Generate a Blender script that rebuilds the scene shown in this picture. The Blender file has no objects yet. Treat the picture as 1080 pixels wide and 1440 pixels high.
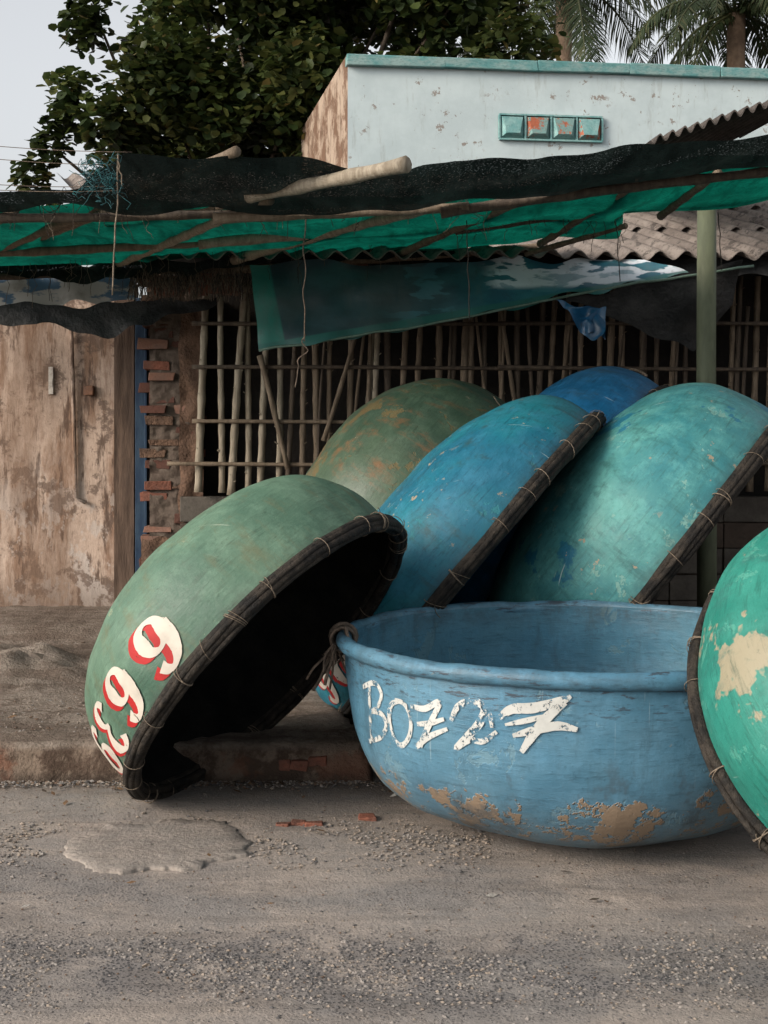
import bpy, math, random
from mathutils import Vector, Matrix, noise
random.seed(7)
R_=random.uniform
# ---------------------------------------------------------------- camera / site survey
CAMH=1.6; F=2000.0; HZ=593.0
def at(u,v,d):            # surveyed bearing/elevation + real distance -> metres
    return Vector(((u-540)/F*d, d, CAMH-(v-HZ)/F*d))
scene=bpy.context.scene
cd=bpy.data.cameras.new("camera"); cam=bpy.data.objects.new("camera",cd); scene.collection.objects.link(cam)
cam.location=(0,0,CAMH); cam.rotation_euler=(math.radians(90),0,0)
cd.sensor_fit='VERTICAL'; cd.sensor_height=36; cd.lens=50; cd.shift_y=-127/1440; cd.clip_end=2000
scene.camera=cam
scene.view_settings.view_transform='Standard'; scene.view_settings.look='None'; scene.view_settings.exposure=0
# ---------------------------------------------------------------- light
w=bpy.data.worlds.new("World"); scene.world=w; w.use_nodes=True
nt=w.node_tree; bg=nt.nodes['Background']
sky=nt.nodes.new('ShaderNodeTexSky'); sky.sky_type='NISHITA'; sky.sun_disc=False
SUN=Vector((-0.80,-0.52,0.44)).normalized()
sky.sun_elevation=math.asin(SUN.z); sky.sun_rotation=math.atan2(SUN.x,SUN.y)
sky.dust_density=4.0; sky.air_density=1.0; sky.ozone_density=1.0
hs=nt.nodes.new('ShaderNodeHueSaturation'); hs.inputs['Saturation'].default_value=0.18; hs.inputs['Value'].default_value=1.65
nt.links.new(sky.outputs[0],hs.inputs['Color']); nt.links.new(hs.outputs[0],bg.inputs[0]); bg.inputs[1].default_value=0.15
sl=bpy.data.lights.new("sun",'SUN'); sl.energy=2.3; sl.angle=math.radians(18); sl.color=(1,0.79,0.59)
so=bpy.data.objects.new("sun",sl); scene.collection.objects.link(so)
so.rotation_euler=SUN.to_track_quat('Z','Y').to_euler(); so.location=(-6,-4,8)
# ---------------------------------------------------------------- material helper
class G:
    def __init__(s,name):
        s.m=bpy.data.materials.new(name); s.m.use_nodes=True; s.nt=s.m.node_tree; s.nt.nodes.clear()
        s.tc=s.nt.nodes.new('ShaderNodeTexCoord'); s.o=s.tc.outputs['Object']
    def N(s,t): return s.nt.nodes.new(t)
    def L(s,a,inp):
        if isinstance(a,bpy.types.NodeSocket): s.nt.links.new(a,inp)
        elif isinstance(a,(tuple,list)):
            inp.default_value=tuple(a)+((1,) if len(a)==3 and len(inp.default_value)==4 else ())
        else: inp.default_value=a
    def map(s,sc=(1,1,1),loc=(0,0,0),rot=(0,0,0),v=None):
        n=s.N('ShaderNodeMapping'); s.L(v or s.o,n.inputs['Vector']); n.inputs['Scale'].default_value=sc
        n.inputs['Location'].default_value=loc; n.inputs['Rotation'].default_value=rot; return n.outputs[0]
    def noise(s,scale,det=6,rough=.6,v=None,dist=0):
        n=s.N('ShaderNodeTexNoise'); s.L(v or s.o,n.inputs['Vector']); n.inputs['Scale'].default_value=scale
        n.inputs['Detail'].default_value=min(det,5); n.inputs['Roughness'].default_value=rough; n.inputs['Distortion'].default_value=dist
        return n.outputs['Fac']
    def vor(s,scale,v=None,feat='F1',out='Distance'):
        n=s.N('ShaderNodeTexVoronoi'); n.feature=feat; s.L(v or s.o,n.inputs['Vector']); n.inputs['Scale'].default_value=scale
        return n.outputs[out]
    def st(s,f,a,b,lo=0.,hi=1.):
        n=s.N('ShaderNodeMapRange'); s.L(f,n.inputs[0]); n.interpolation_type='SMOOTHSTEP'
        for i,x in enumerate((a,b,lo,hi)): n.inputs[i+1].default_value=x
        return n.outputs[0]
    def mth(s,op,a,b=0.):
        n=s.N('ShaderNodeMath'); n.operation=op; s.L(a,n.inputs[0]); s.L(b,n.inputs[1]); return n.outputs[0]
    def mul(s,*a):
        r=a[0]
        for b in a[1:]: r=s.mth('MULTIPLY',r,b)
        return r
    def mix(s,f,a,b,mode='MIX'):
        n=s.N('ShaderNodeMix'); n.data_type='RGBA'; n.blend_type=mode
        s.L(f,n.inputs[0]); s.L(a,n.inputs[6]); s.L(b,n.inputs[7]); return n.outputs[2]
    def xyz(s,v=None):
        n=s.N('ShaderNodeSeparateXYZ'); s.L(v or s.o,n.inputs[0]); return n.outputs
    def bump(s,h,st=.5,d=.01,nrm=None):
        n=s.N('ShaderNodeBump'); n.inputs['Strength'].default_value=st; n.inputs['Distance'].default_value=d
        s.L(h,n.inputs['Height'])
        if nrm: s.L(nrm,n.inputs['Normal'])
        return n.outputs[0]
    def out(s,base,rough=.7,nrm=None,spec=.3,alpha=None,trans=None):
        b=s.N('ShaderNodeBsdfPrincipled'); s.L(base,b.inputs['Base Color']); s.L(rough,b.inputs['Roughness'])
        b.inputs['Specular IOR Level'].default_value=spec
        if nrm: s.L(nrm,b.inputs['Normal'])
        o=s.N('ShaderNodeOutputMaterial'); r=b.outputs[0]
        if trans:
            t=s.N('ShaderNodeBsdfTranslucent'); s.L(base if trans[1] is None else trans[1],t.inputs[0])
            mx=s.N('ShaderNodeMixShader'); mx.inputs[0].default_value=trans[0]; s.L(r,mx.inputs[1]); s.L(t.outputs[0],mx.inputs[2]); r=mx.outputs[0]
        if alpha is not None:
            t=s.N('ShaderNodeBsdfTransparent'); mx=s.N('ShaderNodeMixShader'); s.L(alpha,mx.inputs[0]); s.L(t.outputs[0],mx.inputs[1]); s.L(r,mx.inputs[2]); r=mx.outputs[0]
        s.nt.links.new(r,o.inputs[0]); return s.m
def simple(name,c1,c2,scale=6,rough=.8,bs=.5,bd=.01,stretch=(1,1,1),spec=.2,lo=.35,hi=.65):
    g=G(name); v=g.map(stretch); n=g.noise(scale,5,.65,v); n2=g.noise(scale*6,3,.6,v)
    c=g.mix(g.st(n,lo,hi),c1,c2); c=g.mix(g.st(n2,.45,.7,0,.35),c,tuple(x*.45 for x in c1))
    return g.out(c,rough,g.bump(n2,bs,bd),spec)
# ---------------------------------------------------------------- mesh builder
class MB:
    def __init__(s): s.v=[]; s.f=[]; s.m=[]; s.sm=[]
    def add(s,vs,fs,mi=0,smooth=True):
        o=len(s.v); s.v+= [tuple(x) for x in vs]
        for f in fs: s.f.append(tuple(i+o for i in f)); s.m.append(mi); s.sm.append(smooth)
    def tube(s,pts,rad,seg=8,mi=0,closed=False,cap=True):
        pts=[Vector(p) for p in pts]; n=len(pts)
        if not hasattr(rad,'__len__'): rad=[rad]*n
        vs=[];prev=None
        for i,p in enumerate(pts):
            if closed: t=pts[(i+1)%n]-pts[i-1]
            else: t=pts[min(i+1,n-1)]-pts[max(i-1,0)]
            if t.length<1e-9: t=Vector((0,0,1))
            t.normalize()
            if prev is None:
                a=Vector((0,0,1)) if abs(t.z)<.9 else Vector((1,0,0)); prev=(a-t*a.dot(t)).normalized()
            else:
                prev=prev-t*prev.dot(t)
                prev=prev.normalized() if prev.length>1e-6 else t.orthogonal().normalized()
            b=t.cross(prev)
            for k in range(seg):
                a=2*math.pi*k/seg; vs.append(p+(prev*math.cos(a)+b*math.sin(a))*rad[i])
        fs=[]
        for i in range(n if closed else n-1):
            j=(i+1)%n
            for k in range(seg):
                l=(k+1)%seg; fs.append((i*seg+k,i*seg+l,j*seg+l,j*seg+k))
        if cap and not closed:
            fs.append(tuple(range(seg))[::-1]); fs.append(tuple((n-1)*seg+k for k in range(seg)))
        s.add(vs,fs,mi)
    def pole(s,a,b,r,mi=0,bend=.01,node=.28,seg=9,taper=.85):
        a=Vector(a); b=Vector(b); L=(b-a).length; n=max(4,int(L/node)*3); pts=[];rr=[]
        o=Vector((R_(-1,1),R_(-1,1),R_(-1,1)))*bend*L; ph=R_(0,9)
        for i in range(n+1):
            t=i/n; p=a.lerp(b,t)+o*math.sin(math.pi*t)+Vector((noise.noise((ph,t*L*1.5,0)),noise.noise((ph,t*L*1.5,5)),noise.noise((ph,t*L*1.5,9))))*bend*.8
            pts.append(p); rr.append(r*(1-(1-taper)*t)*(1.16 if i%3==0 else .97))
        s.tube(pts,rr,seg,mi)
    def box(s,c,d,mi=0,rot=0,jit=0,rx=0):
        M=Matrix.Rotation(rot,3,'Z')@Matrix.Rotation(rx,3,'Y'); vs=[]
        for x in(-1,1):
            for y in(-1,1):
                for z in(-1,1):
                    vs.append(Vector(c)+M@Vector((x*d[0]/2+R_(-jit,jit),y*d[1]/2+R_(-jit,jit),z*d[2]/2+R_(-jit,jit))))
        s.add(vs,[(0,1,3,2),(4,6,7,5),(0,4,5,1),(2,3,7,6),(0,2,6,4),(1,5,7,3)],mi,False)
    def grid(s,fn,nu,nv,mi=0,smooth=True):
        vs=[fn(i/nu,j/nv) for j in range(nv+1) for i in range(nu+1)]
        fs=[(j*(nu+1)+i,j*(nu+1)+i+1,(j+1)*(nu+1)+i+1,(j+1)*(nu+1)+i) for j in range(nv) for i in range(nu)]
        s.add(vs,fs,mi,smooth)
    def obj(s,name,mats,parent=None,bevel=0):
        me=bpy.data.meshes.new(name); me.from_pydata(s.v,[],s.f); me.update()
        for m in mats: me.materials.append(m)
        me.polygons.foreach_set('material_index',s.m); me.polygons.foreach_set('use_smooth',s.sm)
        o=bpy.data.objects.new(name,me); scene.collection.objects.link(o)
        if parent: o.parent=parent
        if bevel:
            b=o.modifiers.new('b','BEVEL'); b.width=bevel; b.segments=2; b.limit_method='ANGLE'
        return o
def empty(name):
    e=bpy.data.objects.new(name,None); e.empty_display_size=.2; scene.collection.objects.link(e); return e
def poly(pts,t):
    L=[0]
    for a,b in zip(pts,pts[1:]): L.append(L[-1]+(Vector(b)-Vector(a)).length)
    x=t*L[-1]
    for i in range(len(pts)-1):
        if x<=L[i+1] or i==len(pts)-2:
            k=(x-L[i])/max(L[i+1]-L[i],1e-9); return Vector(pts[i]).lerp(Vector(pts[i+1]),k)
def sheet(mb,top,bot,nu,nv,amp=.02,fr=3,sag=0,mi=0,ex=1.0):
    T=[at(*p) for p in top]; B=[at(*p) for p in bot]; s0=R_(0,50)
    def fn(u,v):
        p=poly(T,u).lerp(poly(B,u),v**ex)
        q=Vector((p.x*fr+s0,p.y*fr,p.z*fr))
        p=p+Vector((noise.noise(q)*.4,noise.noise(q+Vector((7,3,1))),noise.noise(q+Vector((1,9,4)))))*amp
        p.z-=sag*math.sin(math.pi*v)
        return p
    mb.grid(fn,nu,nv,mi)
# ---------------------------------------------------------------- hull paint
def paint(name,c1,c2,patch,stain,pt=.6,seed=0,mud=None,scr=(.6,.65,.6),chip=.7,patch2=None,p2t=.6,rough=.5,lowdark=.5,p2s=2.3,scrk=1.):
    g=G(name); v=g.map(loc=(seed,seed*.7,seed*.3))
    z=g.xyz()[2]
    big=g.noise(1.6,5,.6,v); med=g.noise(4.5,6,.76,v,.3); fine=g.noise(38,5,.7,v)
    c=g.mix(g.st(big,.36,.64),c1,c2)
    c=g.mix(g.st(g.noise(9,6,.75,v),.42,.72,0,.35),c,tuple(min(1,x*1.7+.02) for x in c1))
    if patch2: c=g.mix(g.st(g.noise(p2s,6,.68,g.map(loc=(seed+9,4,2))),p2t,p2t+.025,0,.9),c,patch2)
    c=g.mix(g.st(med,pt,pt+.03,0,.85),c,patch)
    vs=g.map((5,5,34),loc=(seed,0,0)); st=g.noise(1.7,6,.72,vs)
    c=g.mix(g.st(st,.50,.72,0,.55),c,tuple(x*.35 for x in c1))
    vr=g.map((3,3,.7),loc=(seed*2,3,0)); dr=g.noise(3.2,6,.74,vr)
    c=g.mix(g.st(dr,.50,.72,0,.75),c,stain)
    ch=g.mul(g.st(g.noise(13,6,.70,v),chip,chip+.02),g.st(g.noise(2.6,3,.5,g.map(loc=(seed+3,1,8))),.45,.6))
    c=g.mix(ch,c,(.24,.20,.14))
    for k,(sx,rt) in enumerate(((60,.5),(75,-.9))):
        vv=g.map((2,sx,2),rot=(rt,.4+k,rt*1.5),loc=(seed+k,0,0)); s=g.noise(1.0,3,.5,vv)
        keep=g.st(g.noise(4,3,.5,g.map(loc=(k*5+seed,2,2))),.52,.62)
        c=g.mix(g.mul(g.st(s,.70,.73,0,.45*scrk),keep),c,scr)
    c=g.mix(g.st(fine,.56,.76,0,.5),c,tuple(x*.3 for x in c1))
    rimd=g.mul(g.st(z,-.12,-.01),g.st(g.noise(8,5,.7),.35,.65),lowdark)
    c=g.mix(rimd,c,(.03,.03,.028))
    rg=g.st(med,.3,.7,rough-.08,rough+.2)
    h=g.mth('ADD',g.mul(fine,.6),g.mul(st,.8)); h=g.mth('ADD',h,g.mul(g.st(med,pt,pt+.03),-.35))
    if mud:
        m1=g.noise(4.2,6,.80,g.map((1,1,1.0),loc=(3,8,1)))
        band=g.mul(g.st(z,-.36,-.47),g.st(z,-.70,-.58))
        mm=g.st(g.mth('ADD',m1,g.mul(band,.16)),.665,.695); mm=g.mul(mm,g.st(band,.0,.3))
        dust=g.mul(g.st(z,-.32,-.70),g.st(m1,.3,.65),.7)
        c=g.mix(dust,c,(.135,.15,.155)); c=g.mix(mm,c,mud)
        dk=g.mul(g.st(g.noise(3.2,6,.78,g.map((1,1,.6),loc=(1,5,2))),.52,.62),g.st(z,-.15,-.45),.6); c=g.mix(dk,c,(.05,.065,.075))
        h=g.mth('ADD',h,g.mul(mm,1.6)); 
        c=g.mix(g.mul(g.st(z,-.22,-.08),g.st(g.noise(1.3,6,.78,g.map((6,6,40),loc=(2,2,7))),.55,.61),.85),c,(.03,.035,.045))
    return g.out(c,rg,g.bump(h,.55,.006),.35)
dark_in=simple("black_interior",(.005,.006,.006),(.012,.012,.011),8,.85,spec=.1)  # near-black colour for the inner side of the leaning hulls
rim_dark=simple("tarred_bamboo_rim",(.009,.0085,.008),(.034,.028,.022),14,.75,.9,.01)
lash=simple("lashing_cord",(.20,.16,.12),(.10,.08,.06),30,.9)
rope_m=simple("old_rope",(.17,.13,.10),(.09,.07,.055),30,.95,.9,.01)
def dry(name,c,th):
    g=G(name); n=g.noise(26,6,.8); n2=g.noise(5,4,.6)
    a=g.st(g.mth('ADD',g.mul(n,.7),g.mul(n2,.3)),th,th+.05)
    cc=g.mix(g.st(g.noise(9),.4,.7,0,.5),c,tuple(x*.6 for x in c))
    return g.out(cc,.6,None,.2,alpha=a)
white_b=dry("white_brush_paint",(.44,.45,.43),.455)
white_d=dry("white_number_paint",(.48,.44,.38),.37)
red_d=dry("red_number_paint",(.34,.02,.02),.37)
# ---------------------------------------------------------------- boats
class Hull:
    def __init__(s,R,H,n,bul,seed):
        s.R=R;s.H=H;s.seed=seed; P=[]
        for i in range(161):
            a=math.pi/2*i/160
            r=R*max(math.cos(a),0)**(2/n)*(1+bul*math.sin(2*a)**1.0); h=H*math.sin(a)**(2/n) if i else 0
            P.append((r,h))
        P[-1]=(0,H); s.P=P; s.L=[0]
        for a,b in zip(P,P[1:]): s.L.append(s.L[-1]+math.hypot(a[0]-b[0],a[1]-b[1]))
    def pr(s,d):
        d=max(0,min(d,s.L[-1])); lo=0;hi=160
        while hi-lo>1:
            m=(lo+hi)//2
            if s.L[m]<=d: lo=m
            else: hi=m
        k=(d-s.L[lo])/max(s.L[hi]-s.L[lo],1e-9)
        r=s.P[lo][0]*(1-k)+s.P[hi][0]*k; h=s.P[lo][1]*(1-k)+s.P[hi][1]*k
        tr=s.P[hi][0]-s.P[lo][0]; th=s.P[hi][1]-s.P[lo][1]; l=math.hypot(tr,th) or 1
        return r,h,th/l,-tr/l
    def S(s,th,d,off=0):
        r,h,nr,nh=s.pr(d); c,sn=math.cos(th),math.sin(th)
        q=Vector((c*r*2.2+s.seed,sn*r*2.2,h*2.2)); wob=noise.noise(q)*.016+noise.noise(q*3)*.006
        wob*=min(1,d/.12)
        o=off+wob
        return Vector((c*(r+nr*o),sn*(r+nr*o),-(h+nh*o)))
def catm(pts,n=8):
    out=[]
    P=[pts[0]]+list(pts)+[pts[-1]]
    for i in range(1,len(P)-2):
        for k in range(n):
            t=k/n; o=[]
            for j in range(3):
                a,b,c,d=P[i-1][j],P[i][j],P[i+1][j],P[i+2][j]
                o.append(.5*(2*b+(c-a)*t+(2*a-5*b+4*c-d)*t*t+(3*b-a-3*c+d)*t**3))
            out.append(o)
    out.append(list(pts[-1])); return out
def ribbon(mb,pts,fn,off,mi,n=8):
    P=catm(pts,n); vs=[]
    for i,p in enumerate(P):
        a=P[max(i-1,0)]; b=P[min(i+1,len(P)-1)]; dx,dy=b[0]-a[0],b[1]-a[1]; l=math.hypot(dx,dy) or 1
        nx,ny=-dy/l,dx/l; w=max(p[2],.002)/2*(1+R_(-.04,.04))
        for k in(-1,-.33,.33,1): vs.append(fn(p[0]+nx*w*k,p[1]+ny*w*k,off))
    fs=[(i*4+k,i*4+k+1,i*4+k+5,i*4+k+4) for i in range(len(P)-1) for k in range(3)]
    mb.add(vs,fs,mi)
nine=[[(.60,.70,.26),(.55,.86,.14),(.37,.93,.08),(.20,.86,.18),(.15,.68,.27),(.20,.50,.18),(.35,.43,.08),(.50,.50,.13),(.58,.66,.24)],
      [(.62,.72,.27),(.61,.45,.27),(.52,.2,.18),(.34,.07,.09),(.2,.12,.17),(.15,.22,.22)]]
three=[[(.15,.8,.21),(.2,.9,.14),(.36,.95,.08),(.53,.79,.26),(.46,.6,.11),(.3,.54,.07)],[(.3,.54,.07),(.5,.46,.12),(.58,.26,.27),(.38,.06,.09),(.2,.1,.16),(.14,.2,.22)]]
six=[[(.74-x,1-y,w) for x,y,w in s] for s in nine]
ehree=[[(.74-x,y,w) for x,y,w in s] for s in three]
def boat(contact,n,R,H,mat,nexp=2.5,bul=.03,seed=0,rimtype='dark',inner=None,lash_n=26,lash_off=0,rk=1.1):
    n=Vector(n).normalized(); dn=Vector((0,0,-1)); u=dn-n*dn.dot(n)
    if u.length<.05: u=Vector((0,-1,0))
    u.normalize(); y=n.cross(u)
    c=Vector(contact)-u*(R+.02) if rimtype!='up' else Vector(contact)
    M=Matrix((( u.x,y.x,n.x,c.x),(u.y,y.y,n.y,c.y),(u.z,y.z,n.z,c.z),(0,0,0,1)))
    e=empty("basket_boat"); e.matrix_world=M
    h=Hull(R,H,nexp,bul,seed)
    mb=MB(); T=h.L[-1]; NT=144; NV=54
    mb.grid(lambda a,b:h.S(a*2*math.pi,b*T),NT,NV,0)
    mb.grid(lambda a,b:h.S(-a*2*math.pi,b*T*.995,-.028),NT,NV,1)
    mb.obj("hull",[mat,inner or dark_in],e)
    mb=MB(); rm=MB()
    if rimtype=='up':
        vs=[];seg=14;NTt=160
        for i in range(NTt):
            th=2*math.pi*i/NTt; wv=noise.noise((math.cos(th)*3,math.sin(th)*3,1))*.010
            for k in range(seg):
                a=2*math.pi*k/seg; rr=R+.004+wv+.032*math.cos(a); zz=-.012+wv*.6+.032*math.sin(a)+.006*noise.noise((math.cos(th)*9,math.sin(th)*9,k*.3))
                vs.append((math.cos(th)*rr,math.sin(th)*rr,zz))
        fs=[(i*seg+k,i*seg+(k+1)%seg,((i+1)%NTt)*seg+(k+1)%seg,((i+1)%NTt)*seg+k) for i in range(NTt) for k in range(seg)]
        rm.add(vs,fs,0)
    else:
        for (dr,dz,rr) in((.010,-.012,.017),(.010,.013,.016),(-.015,.010,.016),(-.013,-.015,.015),(.0,.025,.011),(.022,.0,.011)):
            ph=R_(0,9)
            pts=[]
            for i in range(150):
                th=2*math.pi*i/150; q=noise.noise((math.cos(th)*4+ph,math.sin(th)*4,ph))*.009
                pts.append(((R+dr*rk+q)*math.cos(th),(R+dr*rk+q)*math.sin(th),dz*rk+q))
            rm.tube(pts,rr*rk,7,0,closed=True)
        for i in range(lash_n):
            th0=2*math.pi*(i+R_(-.4,.4))/lash_n+lash_off
            for k in range(random.choice((1,1,2,3))):
                th=th0+k*R_(.008,.02); tl=R_(-.02,.02); pts=[]
                for j in range(14):
                    a=2*math.pi*j/14; rr=R+.003+math.cos(a)*.035*rk; zz=.0+math.sin(a)*.037*rk
                    t2=th+tl*math.sin(a)
                    pts.append((rr*math.cos(t2),rr*math.sin(t2),zz))
                mb.tube(pts,R_(.0014,.0022),5,0,closed=True)
            if random.random()<.35:
                p=Vector(((R+.035)*math.cos(th0),(R+.035)*math.sin(th0),0)); q=[p]
                dd=Vector((R_(.1,.5)*math.cos(th0),R_(.1,.5)*math.sin(th0),-R_(-.2,1)))
                for j in range(5):
                    dd+=Vector((R_(-.4,.4),R_(-.4,.4),R_(-.4,.4))); q.append(q[-1]+dd*.015)
                mb.tube(q,.0018,4,0)
        mb.obj("rim_lashings",[lash],e)
    rm.obj("rim",[mat if rimtype=='up' else rim_dark],e)
    return e,h
def nv(az,el): return (math.cos(el)*math.cos(az),math.cos(el)*math.sin(az),-math.sin(el))
SW=.17  # pavement height
m_green=paint("faded_green_hull_paint",(.085,.150,.103),(.045,.098,.068),(.17,.21,.14),(.09,.10,.055),.64,1.3,chip=.72,scr=(.35,.40,.32))
m_blue=paint("sea_blue_hull_paint",(.008,.092,.150),(.012,.140,.18),(.024,.17,.20),(.018,.05,.055),.63,4.1,chip=.625)
m_teal=paint("teal_hull_paint",(.065,.215,.20),(.028,.150,.17),(.14,.28,.25),(.02,.085,.085),.60,8.7,patch2=(.010,.11,.18),p2t=.565,chip=.64)
m_olive=paint("olive_hull_paint",(.043,.074,.045),(.025,.050,.034),(.10,.075,.03),(.15,.07,.028),.58,12.2,chip=.68)
m_bright=paint("bright_blue_hull_paint",(.006,.095,.215),(.004,.070,.165),(.01,.14,.25),(.02,.05,.07),.64,15.0,chip=.76)
m_front=paint("weathered_blue_hull_paint",(.052,.142,.212),(.078,.172,.235),(.105,.20,.25),(.045,.10,.14),.60,20.5,mud=(.20,.15,.105),chip=.68,rough=.42,lowdark=.35,scrk=.35)
m_frin=paint("blue_hull_inside_paint",(.034,.120,.180),(.056,.15,.205),(.08,.165,.20),(.03,.075,.10),.62,27,chip=.70,rough=.5,scrk=.4)
m_emer=paint("emerald_hull_paint",(.010,.130,.100),(.020,.175,.135),(.05,.22,.17),(.02,.10,.085),.58,31,chip=.66,patch2=(.25,.21,.14),p2t=.57,p2s=2.4)
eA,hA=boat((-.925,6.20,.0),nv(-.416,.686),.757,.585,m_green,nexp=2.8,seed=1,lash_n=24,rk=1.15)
mb=MB()
def fnA(th0,s0,sc,h,sh=(0,0)):
    return lambda x,y,o:h.S(th0-(x*sc+sh[0])/h.R,s0+y*sc+sh[1],o)
for gl,ph in((six,.77),(ehree,1.03),(nine,1.33),(nine,1.68)):
    sc=.235; th=-ph+.37*sc/hA.R
    for (sh,mi,of) in(((-.036,.004),1,.003),((0,0),0,.0055)):
        for k,st in enumerate(gl): ribbon(mb,st,fnA(th,.040,sc,hA,sh),of+k*.0006,mi)
mb.obj("painted_number",[white_d,red_d],eA)
mb=MB(); pts=[]
for j in range(26):
    a=2*math.pi*j/26*2; pts.append((hA.R+.05+math.cos(a)*.042+R_(-.004,.004),-.03+.012*math.sin(a*.5)+R_(-.004,.004),.03+math.sin(a)*.042))
mb.tube(pts,.007,6); mb.obj("rope_ring",[rope_m],eA)
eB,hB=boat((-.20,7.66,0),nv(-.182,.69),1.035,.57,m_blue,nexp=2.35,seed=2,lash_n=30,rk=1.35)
mb=MB()
for gl,ph in((nine,.66),(six,.90)):
    sc=.25; th=-ph+.37*sc/hB.R
    for (sh,mi,of) in(((-.036,.004),1,.003),((0,0),0,.0055)):
        for k,st in enumerate(gl): ribbon(mb,st,fnA(th,.06,sc,hB,sh),of+k*.0006,mi)
mb.obj("painted_number",[white_d,red_d],eB)
eC,hC=boat((.88,7.78,0),nv(-.25,.66),1.01,.75,m_teal,seed=3,lash_n=26,rk=1.35)
eD,hD=boat((-.235,8.52,SW),nv(-.217,.603),.895,.795,m_olive,seed=4)
eE,hE=boat((.57,8.75,SW),nv(-.32,.62),.98,.65,m_bright,seed=5)
RIMZ=.735
eF,hF=boat((.80,5.75,RIMZ),(0,0,1),.955,RIMZ-.002,m_front,nexp=3.1,bul=.0,seed=6,rimtype='up',inner=m_frin)
def mark(px,py):
    th=-.5
    for _ in range(12):
        d=5.75-hF.R*.985*math.cos(th); x=(px-540)/F*d-.80; th=math.asin(max(-.98,min(.98,x/(hF.R*.985))))
    z=CAMH-(py-HZ)/F*d; return th*hF.R,RIMZ-z
S_=[[(523,963,9),(521,1000,10),(520,1042,9)],[(514,966,8),(530,960,9),(539,975,9),(534,992,8),(522,1002,7)],[(522,1000,8),(538,1004,9),(543,1022,10),(532,1038,9),(516,1043,8)],
[(566,986,6),(553,990,9),(548,1010,10),(552,1038,10),(563,1049,9),(575,1035,9),(578,1010,9),(571,990,9),(558,984,7)],
[(580,992,8),(600,996,10),(622,986,10),(612,1008,10),(600,1030,12),(590,1050,9)],[(583,1052,9),(604,1036,10),(632,1024,6)],[(588,1018,7),(608,1016,9),(628,1010,6)],
[(638,1012,7),(648,992,10),(668,984,12),(684,994,12),(678,1014,13),(660,1034,12),(642,1052,9),(662,1040,9),(680,1042,9),(700,1028,6)],[(672,985,6),(690,1000,8),(694,1022,5)],
[(704,1008,8),(722,996,15),(752,994,16),(790,984,13),(803,977,6)],[(795,986,10),(772,1006,15),(752,1030,15),(733,1058,8)],[(722,1034,6),(752,1026,13),(785,1020,14),(812,1026,8)],[(712,1018,4),(742,1012,9),(772,1004,4)]]
mb=MB()
for i,st in enumerate(S_):
    pts=[]
    for (a,b,wd) in st:
        x,s=mark(a,b); pts.append((x,s,wd/F*5.0*.9))
    ribbon(mb,pts,lambda x,y,o:hF.S(x/hF.R,y,o),.0035+i*.0004,0,6)
mb.obj("painted_number",[white_b],eF)
mb=MB()
for k in range(7):
    c=Vector((-.02+R_(-.03,.03),-hF.R-.01,-.01)); pts=[]; r1=R_(.04,.055); ax=R_(-.4,.4)
    for j in range(14):
        a=2*math.pi*j/14; pts.append(c+Vector((R_(-.006,.006)+ax*.08*math.sin(a)+k*.008-.02,math.cos(a)*r1,math.sin(a)*r1)))
    mb.tube(pts,R_(.006,.009),6,closed=True)
for k in range(12):
    p=Vector((R_(-.05,.05),-hF.R-.04,-.03)); pts=[p]; d=Vector((R_(-.6,.6),R_(-.7,.3),R_(-1,-.1)))
    for j in range(8):
        d+=Vector((R_(-.35,.35),R_(-.35,.35),R_(-.4,.2))); pts.append(pts[-1]+d*.015)
    mb.tube(pts,R_(.004,.007),5)
for k in range(3):
    pts=[]
    for j in range(10):
        t=j/9; a=-math.pi/2+t*.16+.02*k; pts.append(((hF.R+.0)*math.cos(a),(hF.R)*math.sin(a),.026+.010*k*math.sin(t*5)+R_(-.003,.003)))
    mb.tube(pts,.007,6)
mb.obj("rope_knot",[rope_m],eF)
eG,hG=boat((1.915,4.25,.0),nv(1.75,.75),.78,.58,m_emer,bul=.10,seed=9,lash_n=22)
mb=MB(); pts=[]
for j in range(25):
    t=j/24; p=hE.S(math.pi-1.05+t*1.1,.10+.26*math.sin(t*3.0),.012); pts.append(p)
mb.tube(pts,.009,6); mb.obj("rope",[rope_m],eE)

# ---------------------------------------------------------------- ground
def g_height(x,y):
    h=noise.noise((x*1.1,y*1.1,0))*.010+noise.noise((x*5,y*5,2))*.004
    rough=max(0,noise.noise((x*1.7+4,y*2.2,7))+.15)
    h+=noise.noise((x*28,y*28,1))*.004*rough*2+noise.noise((x*13,y*13,4))*.004*rough
    return h
xs=[-600,-200,-60,-20,-10,-6,-4]+[-3+.025*i for i in range(241)]+[4,6,10,20,60,200,600]
ys=[-200,-50,-10,-2,1,2]+[3+.022*i for i in range(160)]+[7,9,12,20,50,150,400,1200]
mb=MB(); nx=len(xs)
vs=[(x,y,(g_height(x,y)-.006) if (-3<x<3 and 2.5<y<6.6) else -.006) for y in ys for x in xs]
mb.add(vs,[(j*nx+i,j*nx+i+1,(j+1)*nx+i+1,(j+1)*nx+i) for j in range(len(ys)-1) for i in range(nx-1)])
g=G("worn_road_surface"); X=g.xyz(); y=X[1]
n1=g.noise(1.1,6,.6,g.map((1,1.8,1))); n2=g.noise(4,6,.76); n3=g.noise(60,5,.7); sp=g.vor(85); sp2=g.vor(38)
c=g.mix(g.st(n1,.38,.62),(.285,.248,.217),(.222,.205,.19))
c=g.mix(g.st(n2,.45,.68,0,.6),c,(.34,.29,.245))
c=g.mix(g.st(n3,.42,.75,0,.5),c,(.12,.11,.102))
dy=g.mth('ABSOLUTE',g.mth('SUBTRACT',g.mth('ADD',y,g.mul(g.mth('SUBTRACT',n1,.5),.7)),4.17)); band=g.st(dy,.40,.10)
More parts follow.
